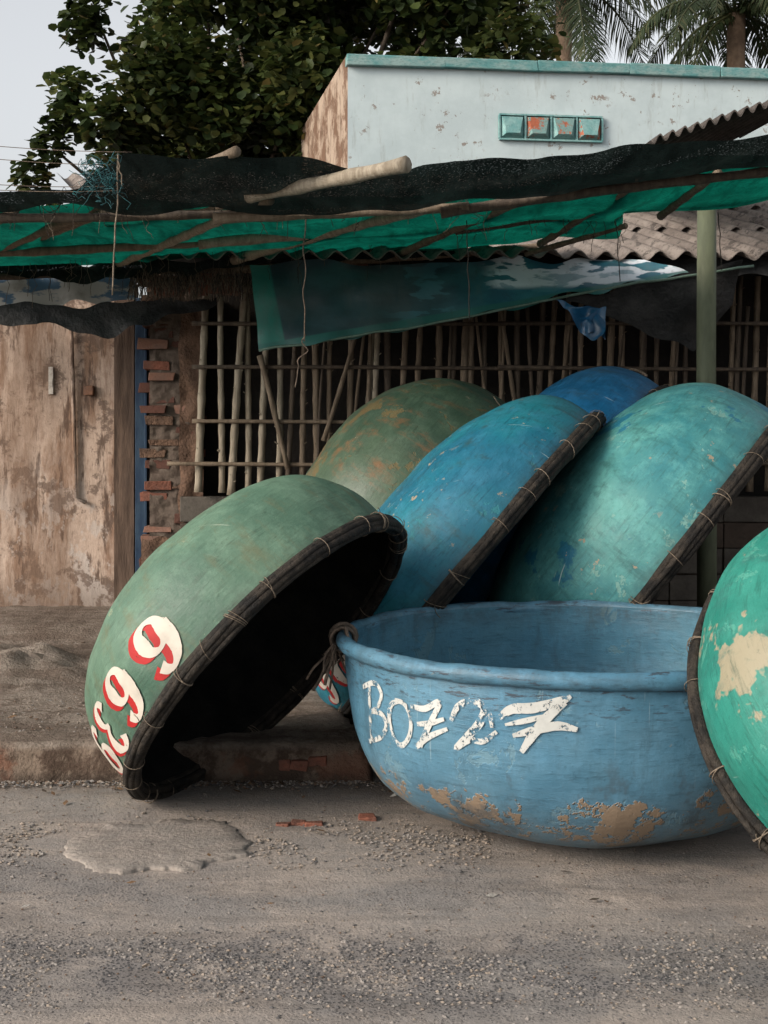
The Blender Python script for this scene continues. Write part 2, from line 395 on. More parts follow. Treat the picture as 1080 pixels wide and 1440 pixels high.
band2=g.mul(g.st(g.mth('ABSOLUTE',g.mth('SUBTRACT',y,4.95)),.35,.1),.6)
band=g.mth('MAXIMUM',band,g.mul(band2,g.st(n1,.45,.6)))
expo=g.mul(g.st(n2,.36,.56),band)
c=g.mix(g.mul(expo,.8),c,(.135,.128,.127))
stones=g.mul(g.st(sp,.42,.30),g.mth('ADD',g.mul(expo,.95),.14))
c=g.mix(g.mul(stones,.85),c,(.058,.057,.061))
c=g.mix(g.mul(g.st(sp2,.16,.10),g.st(g.noise(3),.45,.6),.4),c,(.38,.34,.30))
tr=g.noise(1.2,6,.72,g.map((.6,9,1))); c=g.mix(g.st(tr,.50,.66,0,.5),c,(.15,.132,.118))
blot=g.noise(2.3,6,.76,g.map((.7,1.6,1),loc=(9,2,0))); c=g.mix(g.st(blot,.52,.62,0,.35),c,(.12,.105,.095))
edge=g.mul(g.st(y,5.95,6.3),g.st(n2,.35,.6),.7); c=g.mix(edge,c,(.15,.12,.098))
h=g.mth('ADD',g.mul(n3,.6),g.mul(stones,-.8)); h=g.mth('ADD',h,g.mul(n2,.5))
m_road=g.out(c,.9,g.bump(h,.8,.012),.2)
mb.obj("road",[m_road])
ky=6.36
prof=[(ky-.03,-.03),(ky-.02,.03),(ky-.005,.08),(ky+.0,.12),(ky+.012,.155),(ky+.035,.168),(ky+.07,.172),(ky+.12,.172)]
yy=ky+.16
while yy<8.2: prof.append((yy,SW)); yy+=.045
while yy<11: prof.append((yy,SW)); yy+=.12
prof+= [(13,SW),(13.05,-.05)]
xs=[-40,-15,-8,-6]+[-5+.03*i for i in range(200)]+[1.2,1.5,2,3,4.5,6,9,15,40]
def sstep(a,b,x):
    t=max(0,min(1,(x-a)/(b-a))); return t*t*(3-2*t)
vs=[]
for j,(py,pz) in enumerate(prof):
    for x in xs:
        e=noise.noise((x*2.3,0,3))*.045+noise.noise((x*9,1,3))*.018+noise.noise((x*26,pz*26,3))*.010
        q=noise.noise((x*3,py*3,11))*.012+noise.noise((x*12,py*12,5))*.008+noise.noise((x*34,py*34,5))*.005
        xe=-.10-.22*max(0,py-6.5)+noise.noise((py*6,2,2))*.03
        cut=sstep(xe,xe+.07,x)*(1-sstep(8.15,8.25,py))
        if py<ky+.13: X_,Y_,z=(x,py+e-.03*(abs(noise.noise((x*6,pz*20,0)))),pz+ (q-.006 if pz>.1 else 0))
        else:
            z=pz+q
            z+=.12*math.exp(-((x+2.15)**2/.30+(py-8.2)**2/.25))*(1+.8*noise.noise((x*6,py*6,0)))
            z+=.07*max(0,min(1,(py-9.2)/.3))*max(0,min(1,(-1.2-x)/.2)) if py<13 else 0
            X_,Y_=x,py+(e if py<ky+.3 else 0)
        vs.append((X_,Y_,z*(1-cut)-.04*cut))
mb=MB(); nx=len(xs)
mb.add(vs,[(j*nx+i,j*nx+i+1,(j+1)*nx+i+1,(j+1)*nx+i) for j in range(len(prof)-1) for i in range(nx-1)])
g=G("dirt_pavement"); z=g.xyz()[2]; n1=g.noise(1.6,6,.65); n2=g.noise(9,6,.76); n3=g.noise(50,5,.7)
c=g.mix(g.st(n1,.38,.62),(.165,.132,.108),(.25,.21,.175)); c=g.mix(g.st(n2,.48,.66,0,.75),c,(.095,.07,.055))
c=g.mix(g.st(g.noise(2.4,6,.76,g.map((.7,2,1),loc=(4,4,4))),.48,.57,0,.65),c,(.115,.085,.066))
c=g.mix(g.st(n3,.45,.75,0,.5),c,(.06,.045,.036))
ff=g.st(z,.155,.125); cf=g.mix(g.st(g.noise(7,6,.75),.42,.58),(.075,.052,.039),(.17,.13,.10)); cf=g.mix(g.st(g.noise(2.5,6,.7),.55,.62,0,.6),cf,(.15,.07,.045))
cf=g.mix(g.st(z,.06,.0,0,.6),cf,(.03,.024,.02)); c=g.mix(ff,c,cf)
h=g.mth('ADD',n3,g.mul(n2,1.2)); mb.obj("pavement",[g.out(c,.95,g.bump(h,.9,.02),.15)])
brick_m=simple("red_brick",(.19,.075,.05),(.12,.06,.045),9,.9,.9,.01)
mb=MB()
for (u,v) in((398,1158),(420,1156),(441,1157),(516,1149)):
    d=CAMH*F/(v-HZ); p=at(u,v,d); mb.box((p.x,p.y,-.006),(R_(.05,.08),.05,.022),0,R_(-.2,.2),.006)
for u in(395,420,447): p=at(u,1075,6.33); mb.box((p.x,6.362,.07+R_(-.02,.02)),(.08,.05,.045),0,R_(-.1,.1),.008)
mb.obj("broken_bricks",[brick_m],bevel=.004)
mb=MB()
pl=[(92,1200),(100,1180),(122,1176),(150,1160),(200,1162),(240,1152),(318,1156),(345,1178),(348,1203),(300,1210),(262,1224),(215,1219),(170,1228),(130,1224)]
P=[]
for u,v in pl: P.append(at(u,v,CAMH*F/(v-HZ)))
cx=sum(p.x for p in P)/len(P); cy=sum(p.y for p in P)/len(P); N=168
def ring(k,z):
    r=[]
    for i in range(N):
        t=i/N*len(P); a=P[int(t)%len(P)]; b=P[(int(t)+1)%len(P)]; p=a.lerp(b,t-int(t))
        nn=1+(.08*noise.noise((p.x*14,p.y*14,0))+.05*noise.noise((p.x*40,p.y*40,0)))*(k>.9)
        x=cx+(p.x-cx)*k*nn; y=cy+(p.y-cy)*k*nn; r.append((x,y,z+g_height(x,y)*.7+noise.noise((x*9,y*9,3))*.004))
    return r
vs=[];ks=[(1.01,-.014),(1.0,.000),(.985,.004),(.8,.005),(.6,.006),(.4,.006),(.2,.006),(.02,.006)]
for k,z in ks: vs+=ring(k,z)
fs=[(j*N+i,j*N+(i+1)%N,(j+1)*N+(i+1)%N,(j+1)*N+i) for j in range(len(ks)-1) for i in range(N)]
mb.add(vs,fs); 
g=G("old_concrete"); n=g.noise(6,6,.75); n2=g.noise(50,5,.7); c=g.mix(g.st(n,.35,.65),(.285,.25,.218),(.215,.195,.175)); c=g.mix(g.st(n2,.42,.7,0,.5),c,(.12,.105,.095)); c=g.mix(g.st(g.noise(3,6,.75,g.map((1,3,1))),.5,.6,0,.5),c,(.15,.13,.115))
mb.obj("concrete_slab",[g.out(c,.92,g.bump(g.mth('ADD',n,n2),.8,.012),.15)])
mb=MB()
def stone(x,y,z,r,mi):
    vs=[];k=R_(0,6)
    for a,b in((0,1),(0,-1)): vs.append((x,y,z+b*r*.5))
    for i in range(5):
        a=k+i*1.257; q=r*R_(.7,1.2); vs.append((x+math.cos(a)*q,y+math.sin(a)*q,z+R_(-.2,.2)*r))
    fs=[]
    for i in range(5): j=2+i; l=2+(i+1)%5; fs+=[(0,j,l),(1,l,j)]
    mb.add(vs,fs,mi,False)
for _ in range(5200):
    y=random.gauss(4.17,.16); x=R_(-1.6,1.6)
    if noise.noise((x*2,y*2,3))<-.15: continue
    stone(x,y,g_height(x,y)-.005,R_(.003,.009),random.choice((0,0,1,1,2)))
for _ in range(3000):
    y=random.gauss(5.42,.16); x=R_(-2,.4)
    if noise.noise((x*3,y*3,3))<-.05 or (abs(x-cx)<.38 and abs(y-cy)<.3): continue
    stone(x,y,g_height(x,y)-.003,R_(.003,.011)*R_(.6,1.2),random.choice((0,1,2,2)))
for _ in range(2600):
    y=R_(3.9,6.34); x=R_(-2,2); stone(x,y,g_height(x,y)-.003,R_(.002,.006),random.choice((0,1,2,3)))
for _ in range(1600):
    y=6.33-abs(random.gauss(0,.06)); x=R_(-2.2,.3); stone(x,y,.002,R_(.003,.014)*R_(.5,1),random.choice((0,1,2,3)))
for _ in range(1800):
    y=R_(6.5,10); x=R_(-3,-.9); stone(x,y,SW+.004,R_(.004,.014)*R_(.5,1),random.choice((1,2,3,3)))
mb.obj("gravel",[simple("grit_dark",(.08,.077,.077),(.12,.112,.108)),simple("grit_grey",(.18,.168,.155),(.24,.215,.195)),simple("grit_tan",(.26,.215,.175),(.2,.17,.14)),simple("grit_brown",(.14,.095,.07),(.1,.07,.05))])
mb=MB()
for _ in range(110):
    r=random.random()
    if r<.5: x,y,z=R_(-2,.1),6.30-abs(random.gauss(0,.09)),.006
    elif r<.75: x,y,z=R_(-2.8,-1.0),R_(6.5,9.5),SW+.012
    else: x,y,z=R_(-1.5,1.2),R_(4.1,6.1),.006
    a=R_(0,6.28); l=R_(.010,.028); d=Vector((math.cos(a),math.sin(a),R_(-.1,.3)))*l; s=Vector((-math.sin(a),math.cos(a),R_(-.2,.3)))*l*.45; p=Vector((x,y,z))
    mb.add([p-d,p+s,p+d,p-s],[(0,1,2),(0,2,3)],random.choice((0,0,1,2)),False)
mb.obj("leaf_litter",[simple("dry_leaf",(.17,.10,.05),(.10,.06,.035),20),simple("pale_scrap",(.42,.40,.36),(.3,.28,.25),20),simple("dark_scrap",(.05,.04,.03),(.08,.06,.045),20)])
mb=MB()
for _ in range(9):
    x=-2.28+random.gauss(0,.13); y=8.1+random.gauss(0,.2); s=R_(.12,.26)
    stone(x,y,SW+.07,s*.5,0)
mb.obj("rubble_heap",[simple("earthy_rubble",(.16,.13,.105),(.22,.18,.15),7,.95)],bevel=.012)

# ---------------------------------------------------------------- walls
g=G("stained_plaster"); X=g.xyz(); z=X[2]
s1=g.noise(2.2,6,.74,g.map((2.0,2.0,.45))); s2=g.noise(4.5,6,.76,g.map((2.2,2.2,.33),loc=(4,0,0))); n=g.noise(14,6,.7)
c=g.mix(g.st(n,.35,.7),(.40,.31,.25),(.31,.235,.185))
c=g.mix(g.st(s1,.44,.60,0,.9),c,(.19,.118,.08)); c=g.mix(g.st(s2,.51,.62,0,.9),c,(.07,.045,.034))
c=g.mix(g.mul(g.st(g.noise(2.2,6,.74,g.map((1.4,1.4,1))),.51,.56),g.st(z,1.6,.5),.85),c,(.38,.335,.30))
c=g.mix(g.mul(g.st(g.noise(3.4,6,.74,g.map(loc=(7,0,3))),.53,.60),.8),c,(.10,.07,.055))
c=g.mix(g.st(g.noise(1.1,5,.7,g.map((1.5,1.5,.3),loc=(2,0,0))),.45,.62,0,.55),c,(.15,.095,.065))
c=g.mix(g.st(z,.55,.15,0,.6),c,(.11,.075,.055))
m_pl=g.out(c,.9,g.bump(g.mth('ADD',n,g.mul(s1,1.5)),.6,.012),.15)
pw=empty("plaster_wall"); mb=MB()
x0=at(-700,0,10.5).x; x1=at(166,0,10.5).x; 
mb.grid(lambda a,b:(x0+(x1-x0)*a,10.5+noise.noise((a*20,b*6,0))*.008,.1+2.55*b),90,50)
mb.box(((x0+x1)/2,10.62,1.375),(x1-x0,.2,2.55)); 
mb.obj("plaster_face",[m_pl],pw)
mb=MB(); mb.tube([at(100,462,10.47),at(103,560,10.47),at(106,700,10.47),at(121,707,10.47)],.016,8); mb.obj("conduit",[m_pl],pw)
mb=MB(); p=at(71,535,10.47); mb.box((p.x,10.485,p.z),(.035,.01,.20)); mb.box((p.x,10.483,p.z-.02),(.028,.012,.05)); mb.obj("meter_label",[simple("old_label",(.45,.41,.36),(.28,.25,.22),12)],pw,bevel=.002)
mb=MB(); p=at(125,549,10.47); mb.box((p.x,10.47,p.z),(.07,.05,.07)); mb.obj("switch_box",[simple("rust_box",(.2,.1,.06),(.12,.07,.05),12)],pw,bevel=.005)
mb=MB(); mb.grid(lambda a,b:(x1-.01+.145*a,10.40+noise.noise((a*3,b*9,4))*.01,.12+2.5*b),8,50); mb.box((x1+.062,10.51,1.37),(.14,.2,2.5)); 
mb.obj("jamb",[simple("dark_stained_jamb",(.10,.068,.05),(.055,.038,.029),5,.9,.6,.01,(2,2,.4))],pw)
mb=MB(); p=at(199,0,10.35); mb.box((p.x,10.36,1.35),(.085,.07,2.3)); mb.box((p.x+.035,10.33,1.35),(.02,.03,2.3)); mb.obj("door_frame",[simple("navy_paint",(.010,.026,.055),(.022,.045,.075),8,.6,.3,.004,(3,3,.6))],bevel=.004)
mb=MB(); xa=at(208,0,10.2).x; z=.17; row=0
while z<2.62:
    for k in range(2):
        if z>.2 and random.random()<.10: continue
        xx=xa+.10+k*.215-(0.05 if row%2 else 0)*(1 if k==0 else .4)
        wj=R_(.17,.21) if k==0 else R_(.10,.2)
        mb.box((xx+R_(-.02,.02)-(.205-wj)/2,10.235+R_(-.03,.03)+(.03 if k else 0),z+.035),(wj,.2,R_(.052,.068)),random.choice((0,1,1,2,4)),R_(-.10,.10),.010,R_(-.03,.03))
    z+=.078; row+=1
mb.grid(lambda a,b:(xa+.02+.38*a,10.155+noise.noise((a*5,b*40,8))*.025+noise.noise((a*12,b*90,8))*.012,.16+2.44*b),18,160,3)
mb.box((xa+.19,10.34,1.36),(.34,.2,2.4),3)
mb.grid(lambda a,b:(xa+.235+.17*a+noise.noise((b*12,0,0))*.03*(1-a),10.13+noise.noise((a*2,b*14,8))*.035,.2+2.2*b),8,70,4)
mb.grid(lambda a,b:(xa-.03+.46*a,10.12+noise.noise((a*4,b*5,2))*.06-.12*(1-b),.15+.62*b+noise.noise((a*5,b*5,9))*.06),16,18,4)
mb.obj("brick_pillar",[brick_m,simple("brick_dark",(.10,.045,.033),(.07,.035,.027),9,.9),simple("brick_pale",(.20,.105,.075),(.15,.095,.075),9,.9),simple("mortar_dark",(.065,.048,.038),(.10,.078,.062),9),simple("earth_render",(.13,.08,.055),(.075,.047,.034),8,.95,.9,.02)],bevel=.006)
mb=MB(); xa=at(254,0,10.1).x; z=SW-.02
while z<1.05:
    x=xa
    while x<5.5:
        mb.box((x+.19,10.14+R_(-.01,.01),z+.092),(.375,.16,.178),random.choice((0,0,1)),0,.004); x+=.385
    z+=.184
mb.box((xa+3,10.17,.60),(5.9,.15,.9),1)
mb.obj("low_block_wall",[simple("grey_block",(.09,.08,.068),(.058,.05,.043),6,.9),simple("brown_block",(.068,.05,.04),(.048,.036,.028),6,.9)],bevel=.006)
bm_l=simple("weathered_bamboo_pale",(.28,.245,.19),(.165,.137,.10),7,.7,.5,.006,(4,4,.7))
bm_m=simple("weathered_bamboo_brown",(.17,.132,.095),(.095,.072,.05),7,.75,.5,.006,(4,4,.7))
bm_d=simple("weathered_bamboo_dark",(.090,.070,.052),(.048,.037,.029),7,.8,.5,.006,(4,4,.7))
bf=empty("bamboo_fence"); mb=MB()
u=287
while u<1230:
    left=u<400; d=9.98+R_(-.02,.02)
    mi=0 if left and random.random()<.85 else random.choice((1,1,1,2,0) if u<620 else (1,1,2,2))
    top=at(u+R_(-9,9)+6,400,d); bot=at(u+R_(-6,6)-2,694+R_(-4,6),d); top.z=2.62
    r=R_(.022,.030) if left else R_(.018,.027)
    mb.pole(bot,top,r,mi,.006,.2)
    for k in range(9):
        t=R_(.05,.95); p=bot.lerp(top,t); mb.tube([p,p+Vector((R_(-.03,.03),-.03,.02))],.004,4,mi)
    u+=R_(16,25)
for v,mi in((516,2),(592,1),(652,1),(455,2)):
    mb.pole(at(235 if v>600 else 270,v,9.93),at(760,v+R_(-4,4),9.93),.014,mi,.003); mb.pole(at(700,v,9.92),at(1250,v+R_(-4,4),9.93),.014,2,.003)
mb.pole(at(365,500,9.9),at(405,660,9.9),.02,1); mb.pole(at(455,620,9.9),at(500,470,9.9),.017,1)
for _ in range(14):
    u=R_(420,1050); mb.pole(at(u,R_(640,700),9.95),at(u+R_(-40,40),430,9.95),R_(.010,.016),random.choice((1,2)),.01)
mb.obj("poles",[bm_l,bm_m,bm_d],bf)
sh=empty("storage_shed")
mb=MB(); mb.box((2.2,10.55,1.53),(7.9,.1,3.06)); mb.obj("shade_backing",[simple("shade_black",(.012,.011,.010),(.022,.018,.015),5)],sh)  # near-black panel added behind the fence, shed's inner shade put into its colour
def corr(mb,x0,x1,yz0,yz1,skew,per,amp,mi=0,th=.008):
    nu=int((x1-x0)/per*10)
    for s in(0,1):
        def fn(a,b):
            x=x0+(x1-x0)*a; y=yz0[0]+(yz1[0]-yz0[0])*b; z=yz0[1]+(yz1[1]-yz0[1])*b
            return (x+skew*b,y+noise.noise((x*1.2,0,2))*.02,z+amp*math.sin(x/per*2*math.pi)+noise.noise((x*1.5,b*2,4))*.015-s*th)
        mb.grid(fn,nu,6,mi)
    def fe(a,b):
        x=x0+(x1-x0)*a; return (x,yz0[0]+noise.noise((x*1.2,0,2))*.02,yz0[1]+amp*math.sin(x/per*2*math.pi)+noise.noise((x*1.5,0,4))*.015-b*th)
    mb.grid(fe,nu,1,mi,False)
def fcm(name,k):
    g=G(name); n=g.noise(4,6,.7); n2=g.noise(30,5,.7); c=g.mix(g.st(n,.35,.65),(.27*k,.235*k,.21*k),(.17*k,.145*k,.13*k)); c=g.mix(g.st(n2,.5,.7,0,.6),c,(.07*k,.06*k,.055*k)); c=g.mix(g.st(g.noise(9,6,.72),.55,.62,0,.75),c,(.045,.04,.037))
    return g.out(c,.9,g.bump(n2,.6,.01),.15)
m_fc=fcm("fibre_cement",.75); m_fd=fcm("dark_fibre_cement",.35)  # second one is the same fibre cement, darker, for the upper sheet
mb=MB()
for k in range(4):
    y0=9.35+k*.82; z0=2.70+k*.255
    corr(mb,-1.7-.30*k,5.6-.30*k,(y0,z0+.018*k),(y0+.95,z0+.295+.018*k),-.34,.177,.030)
mb.obj("corrugated_roof",[m_fc],sh)
mb=MB()
a=at(915,197,8.6); b=at(1180,112,8.6); per=.075; nu=260
def fe(s,t):
    p=a.lerp(b,s); return (p.x,p.y+t*2.4,p.z+.022*math.sin(p.x/per*2*math.pi)+t*.15)
mb.grid(fe,nu,5); mb.grid(lambda s,t:(fe(s,t)[0],fe(s,t)[1],fe(s,t)[2]-.008),nu,5)
mb.grid(lambda s,t:(fe(s,0)[0],fe(s,0)[1]-.001,fe(s,0)[2]-.012*t),nu,1)
mb.obj("upper_corrugated_sheet",[m_fd],sh)
mb=MB(); 
for xx,yy_ in((1.95,8.8),(3.6,8.8),(3.6,10.9)): mb.pole((xx+.9,yy_,SW),(xx+.9,yy_,3.2 if yy_<10 else 3.4),.04,0,.003)
mb.obj("shed_posts",[bm_m],sh)
mb=MB(); p=at(994,0,9.0); mb.tube([(p.x,9,SW-.02),(p.x,9,1.0),(p.x-.004,9,2.0),(p.x,9,3.0)],[.062,.062,.061,.060],20)
mb.tube([(p.x,9,SW-.02),(p.x,9,SW+.03)],.085,20)
mb.obj("metal_post",[simple("grey_green_post_paint",(.11,.125,.08),(.078,.09,.06),3,.6,.3,.004,(2,2,.5))])

# ---------------------------------------------------------------- awning
def netmat(name,c,tr,al=None):
    g=G(name); n=g.noise(3,5,.7); n2=g.noise(60,3,.7,g.map((1,1,4)))
    cc=g.mix(g.st(n,.35,.7),c,tuple(x*.5 for x in c)); cc=g.mix(g.st(n2,.45,.7,0,.6),cc,tuple(x*.2 for x in c))
    f=g.noise(2.2,4,.6,g.map((6,1.2,6)))
    cc=g.mix(g.st(f,.45,.65,0,.7),cc,tuple(x*.3 for x in c))
    a=g.st(g.noise(110,2,.5),.30,.46,al,1.0) if al else None
    return g.out(cc,.8,g.bump(n2,.4,.004),.1,alpha=a,trans=(tr,cc))
net_g=netmat("green_shade_net",(.003,.125,.085),.6)
net_k=netmat("dark_shade_net",(.014,.022,.020),.30,.90)
aw=empty("net_awning")
mb=MB()
fr=[(-160,285,7.2),(300,283,7.2),(560,278,7.1),(700,262,7.1),(860,245,7.2),(1160,203,7.2)]
bk=[(-160,388,9.9),(300,366,9.9),(640,348,9.7),(760,336,9.4),(868,334,9.0),(876,306,8.5),(1160,268,8.5)]
sheet(mb,fr,bk,160,40,.055,2.2,.03)
mb.obj("green_net",[net_g],aw)
mb=MB()
tp=[(-160,272,6.9),(60,266,6.9),(110,262,6.8),(172,217,6.4),(330,214,6.3),(440,224,6.3),(560,238,6.3),(640,224,6.4),(740,221,6.4),(870,207,6.5),(1160,186,6.6)]
bt=[(-160,292,7.12),(60,292,7.12),(180,294,7.12),(330,299,7.1),(560,296,7.02),(700,279,7.0),(860,260,7.1),(1160,222,7.1)]
sheet(mb,tp,bt,180,22,.05,3.5,.03)
sheet(mb,[(-160,372,9.6),(300,364,9.6),(640,346,9.5)],[(-160,392,9.65),(60,390,9.6),(150,396,9.6),(300,382,9.6),(380,372,9.6),(640,354,9.5)],90,6,.06,7)
mb.obj("dark_net",[net_k],aw)
mb=MB()
mb.pole(at(-10,340,8.7)-Vector((0,0,.06)),at(332,213,6.28),.026,1,.004); mb.pole(at(150,300,8.0)-Vector((0,0,.04)),at(380,266,6.9)-Vector((0,0,.05)),.028,1,.004); mb.pole(at(350,276,6.8),at(572,231,6.1),.030,0,.006,taper=1.1)
DZ=Vector((0,0,.10))
for a,b,r,mi in (((-160,281,7.15),(330,281,7.15),.026,2),((300,280,7.1),(660,270,7.05),.03,1),((620,272,7.05),(1160,212,7.1),.028,2),
 ((-160,338,8.6),(330,322,8.6),.030,1),((280,320,8.5),(700,290,8.5),.034,0),((640,302,8.5),(1160,228,8.3),.026,2),
 ((-160,376,9.75),(330,362,9.75),.030,2),((300,362,9.7),(770,330,9.5),.030,1),((740,336,9.4),(880,300,8.6),.02,1),
 ((165,352,9.7),(330,280,7.3),.030,0),((330,346,9.6),(620,268,7.3),.034,0),((560,338,9.5),(760,250,7.2),.026,1),
 ((30,322,8.9),(150,278,7.3),.026,1),((760,322,9.2),(900,234,7.2),.024,1),((930,282,8.4),(1010,222,7.2),.024,1),((-120,370,9.6),(20,275,7.2),.028,1)):
    mb.pole(at(*a)-DZ*.95,at(*b)-DZ*.75,r*.95,mi,.006)
mb.obj("bamboo_frame",[bm_l,bm_m,bm_d],aw)
mb=MB()
def string(a,b,sag,r=.003,mi=0,n=14,wig=.012):
    A=at(*a);B=at(*b);pts=[];s0=R_(0,99)
    for i in range(n+1):
        t=i/n; p=A.lerp(B,t); p.z-=sag*4*t*(1-t); p+=Vector((noise.noise((s0,t*5,0)),noise.noise((s0,t*5,3)),0))*wig*math.sin(math.pi*min(t*1.2,1)); pts.append(p)
    mb.tube(pts,r,5,mi)
string((166,216,6.4),(158,415,6.4),0,.004,0); string((166,222,6.4),(172,262,6.4),.0,.0035,0)
string((430,300,7.2),(428,480,7.2),0,.0035,1,20,.03); string((430,470,7.2),(415,545,7.2),0,.003,1,20,.05)
string((656,310,7.6),(660,450,7.6),0,.003,2); string((866,310,8.5),(872,395,8.5),0,.003,2); string((1010,300,8.),(1015,380,8.),0,.003,2)
for a,b in(((-150,188,6.6),(186,214,6.5)),((-150,205,6.6),(160,232,6.5)),((-150,246,6.6),(150,262,6.5)),((-150,256,6.6),(170,268,6.5))): string(a,b,.02,.0018,1)
for _ in range(90):
    u=R_(0,900); v=392-u*.06 if u<620 else 338-R_(0,50); d=R_(9.2,9.7) if u<620 else 8.4
    string((u,v-20,d),(u+R_(-12,12),v+R_(0,45),d),0,.0018,random.choice((1,2)),6,.05)
for _ in range(60):
    u=R_(0,700); string((u,R_(262,290),7.1),(u+R_(-30,30),R_(285,340),7.1),-.02 if random.random()<.5 else .03,.0016,random.choice((0,1,2)),8,.06)
for _ in range(420):
    u=R_(185,350); string((u,R_(378,392),9.6),(u+R_(-8,8),R_(398,425),9.6),0,.0022,1 if random.random()<.6 else 2,3,.05)
mb.obj("strings",[lash,rope_m,simple("dark_twine",(.03,.028,.025),(.05,.04,.035),20)],aw)
mb=MB()
for _ in range(46):
    c=at(R_(112,160),R_(225,268),6.4); pts=[c]
    for j in range(9): pts.append(pts[-1]+Vector((R_(-.03,.03),R_(-.02,.02),R_(-.03,.025))))
    mb.tube(pts,.0016,4)
mb.obj("torn_netting",[simple("teal_twine",(.02,.10,.11),(.03,.07,.08),20)],aw)
mb=MB(); 
for _ in range(16):
    u=R_(195,330); p=at(u,R_(392,410),9.85); mb.box(p,(R_(.08,.2),.1,.065),0,R_(-.1,.1),.008)
for _ in range(3): p=at(R_(460,505),R_(366,382),9.75); mb.box(p,(.12,.08,.05),0,R_(-.2,.2),.006)
mb.obj("loose_roof_bricks",[brick_m],bevel=.005)
g=G("printed_tarp"); X=g.xyz(); x=X[0]; z=X[2]
n=g.noise(2.6,6,.6,g.map((1,1,2.4))); n2=g.noise(3.2,5,.5,g.map((1,1,3.6),loc=(3,0,0)))
c=g.mix(g.st(n,.4,.62),(.024,.042,.052),(.036,.066,.080))
c=g.mix(g.st(x,.15,.95),c,g.mix(g.st(n,.40,.60),(.018,.085,.125),(.030,.13,.165)))
c=g.mix(g.mul(g.st(x,.62,.78),g.st(n2,.46,.49),g.st(z,2.46,2.50)),c,(.50,.55,.60))
c=g.mix(g.mul(g.st(n2,.57,.61,0,.6),g.st(x,-.1,.2)),c,(.06,.17,.21))
c=g.mix(g.st(g.mth('ADD',x,g.mul(z,.22)),-.17,-.19),c,(.026,.135,.115))
hz=g.mth('SUBTRACT',z,g.mul(x,.172)); c=g.mix(g.st(hz,2.250,2.238,0,.85),c,(.028,.11,.10))
c=g.mix(g.st(g.noise(12,6,.75),.55,.75,0,.5),c,(.03,.035,.035))
c=g.mix(g.st(g.noise(1.8,6,.7,g.map((1.4,1,.6),loc=(1,2,3))),.52,.62,0,.3),c,(.075,.085,.085))
m_tarp=g.out(c,.38,g.bump(g.noise(5,5,.5),.35,.03),.5)
mb=MB(); sheet(mb,[(352,376,9.45),(560,368,9.45),(870,362,9.40),(905,362,9.35)],[(364,493,9.25),(600,457,9.25),(860,404,9.2),(968,384,9.2)],90,16,.07,4,0)
ht=empty("hanging_tarp"); mb.obj("printed_sheet",[m_tarp],ht)
mb=MB(); pts=[at(364,493,9.24),at(600,457,9.24),at(860,404,9.19),at(1060,374,9.19)]
mb.tube([poly(pts,i/30)+Vector((0,0,noise.noise((i*.5,0,0))*.015)) for i in range(31)],.009,6); mb.obj("hem_pole",[simple("pale_green_pole",(.12,.18,.15),(.08,.125,.10),9)],ht)
mk=simple("black_tarp",(.012,.013,.014),(.028,.028,.028),4,.55,.6,.02); mbk=MB()
sheet(mbk,[(780,428,9.3),(870,405,9.25),(960,384,9.2),(1045,366,9.2)],[(800,430,9.3),(880,452,9.3),(975,496,9.3),(1030,430,9.3)],50,16,.06,4,0)
sheet(mbk,[(895,362,9.5),(1130,358,9.5)],[(940,396,9.45),(1130,384,9.45)],30,6,.05,4,0)
mbk.obj("black_tarp",[mk])
mbb=MB(); sheet(mbb,[(782,426,9.1),(848,436,9.1)],[(815,460,9.1),(848,474,9.05)],20,14,.08,9,0); sheet(mbb,[(815,440,9.08),(850,440,9.08)],[(822,468,9.08),(850,474,9.05)],14,12,.06,12,0); mbb.obj("blue_plastic_bag",[simple("blue_plastic",(.012,.085,.19),(.01,.055,.12),5,.35,.3,.01,spec=.5)])
g=G("torn_poster_tarp"); n=g.noise(3,6,.6,g.map((1,1,3))); c=g.mix(g.st(n,.48,.53),(.30,.30,.285),(.05,.10,.16)); c=g.mix(g.st(g.noise(7),.5,.7,0,.5),c,(.1,.09,.08)); m_po=g.out(c,.5,None,.3,trans=(.2,None))
mbp=MB(); sheet(mbp,[(-160,384,9.95),(192,380,9.95)],[(-160,438,9.9),(60,436,9.9),(120,426,9.9),(192,428,9.9)],50,8,.06,5,0); mbp.obj("torn_banner",[m_po])
mbp=MB(); sheet(mbp,[(-160,430,9.85),(100,428,9.85),(240,420,9.85),(305,418,9.85)],[(-160,462,9.8),(60,455,9.8),(110,466,9.8),(150,474,9.8),(200,458,9.8),(255,442,9.8),(305,428,9.8)],60,8,.05,6,0); mbp.obj("dark_cloth",[mk])

# ---------------------------------------------------------------- painted house
hs_=empty("painted_house")
g=G("pale_blue_limewash"); n=g.noise(2,6,.68); v=g.map((3,3,.5)); 
c=g.mix(g.st(n,.35,.65),(.43,.505,.52),(.375,.445,.462)); c=g.mix(g.st(g.noise(2.6,6,.76,v),.54,.70,0,.5),c,(.26,.28,.27))
c=g.mix(g.mul(g.st(g.noise(7,6,.74),.60,.63),g.st(g.noise(1.1),.45,.55)),c,(.22,.2,.18))
m_hw=g.out(c,.85,g.bump(g.noise(30,5,.7),.3,.006),.2)
A=at(489,85,14.7); A.z=0; B=at(1050,95,15.3); B.z=0; dr=(B-A); dr.z=0; dr.normalize()
zt=5.42-.14
def wallp(s,z,off=0):
    nn=Vector((dr.y,-dr.x,0)); p=A+dr*s+nn*off; return Vector((p.x,p.y,z))
mb=MB(); mb.grid(lambda a,b:wallp(11*a,zt*b),60,30)
S=at(404,215,18.2)
mb.obj("front_wall",[m_hw],hs_)
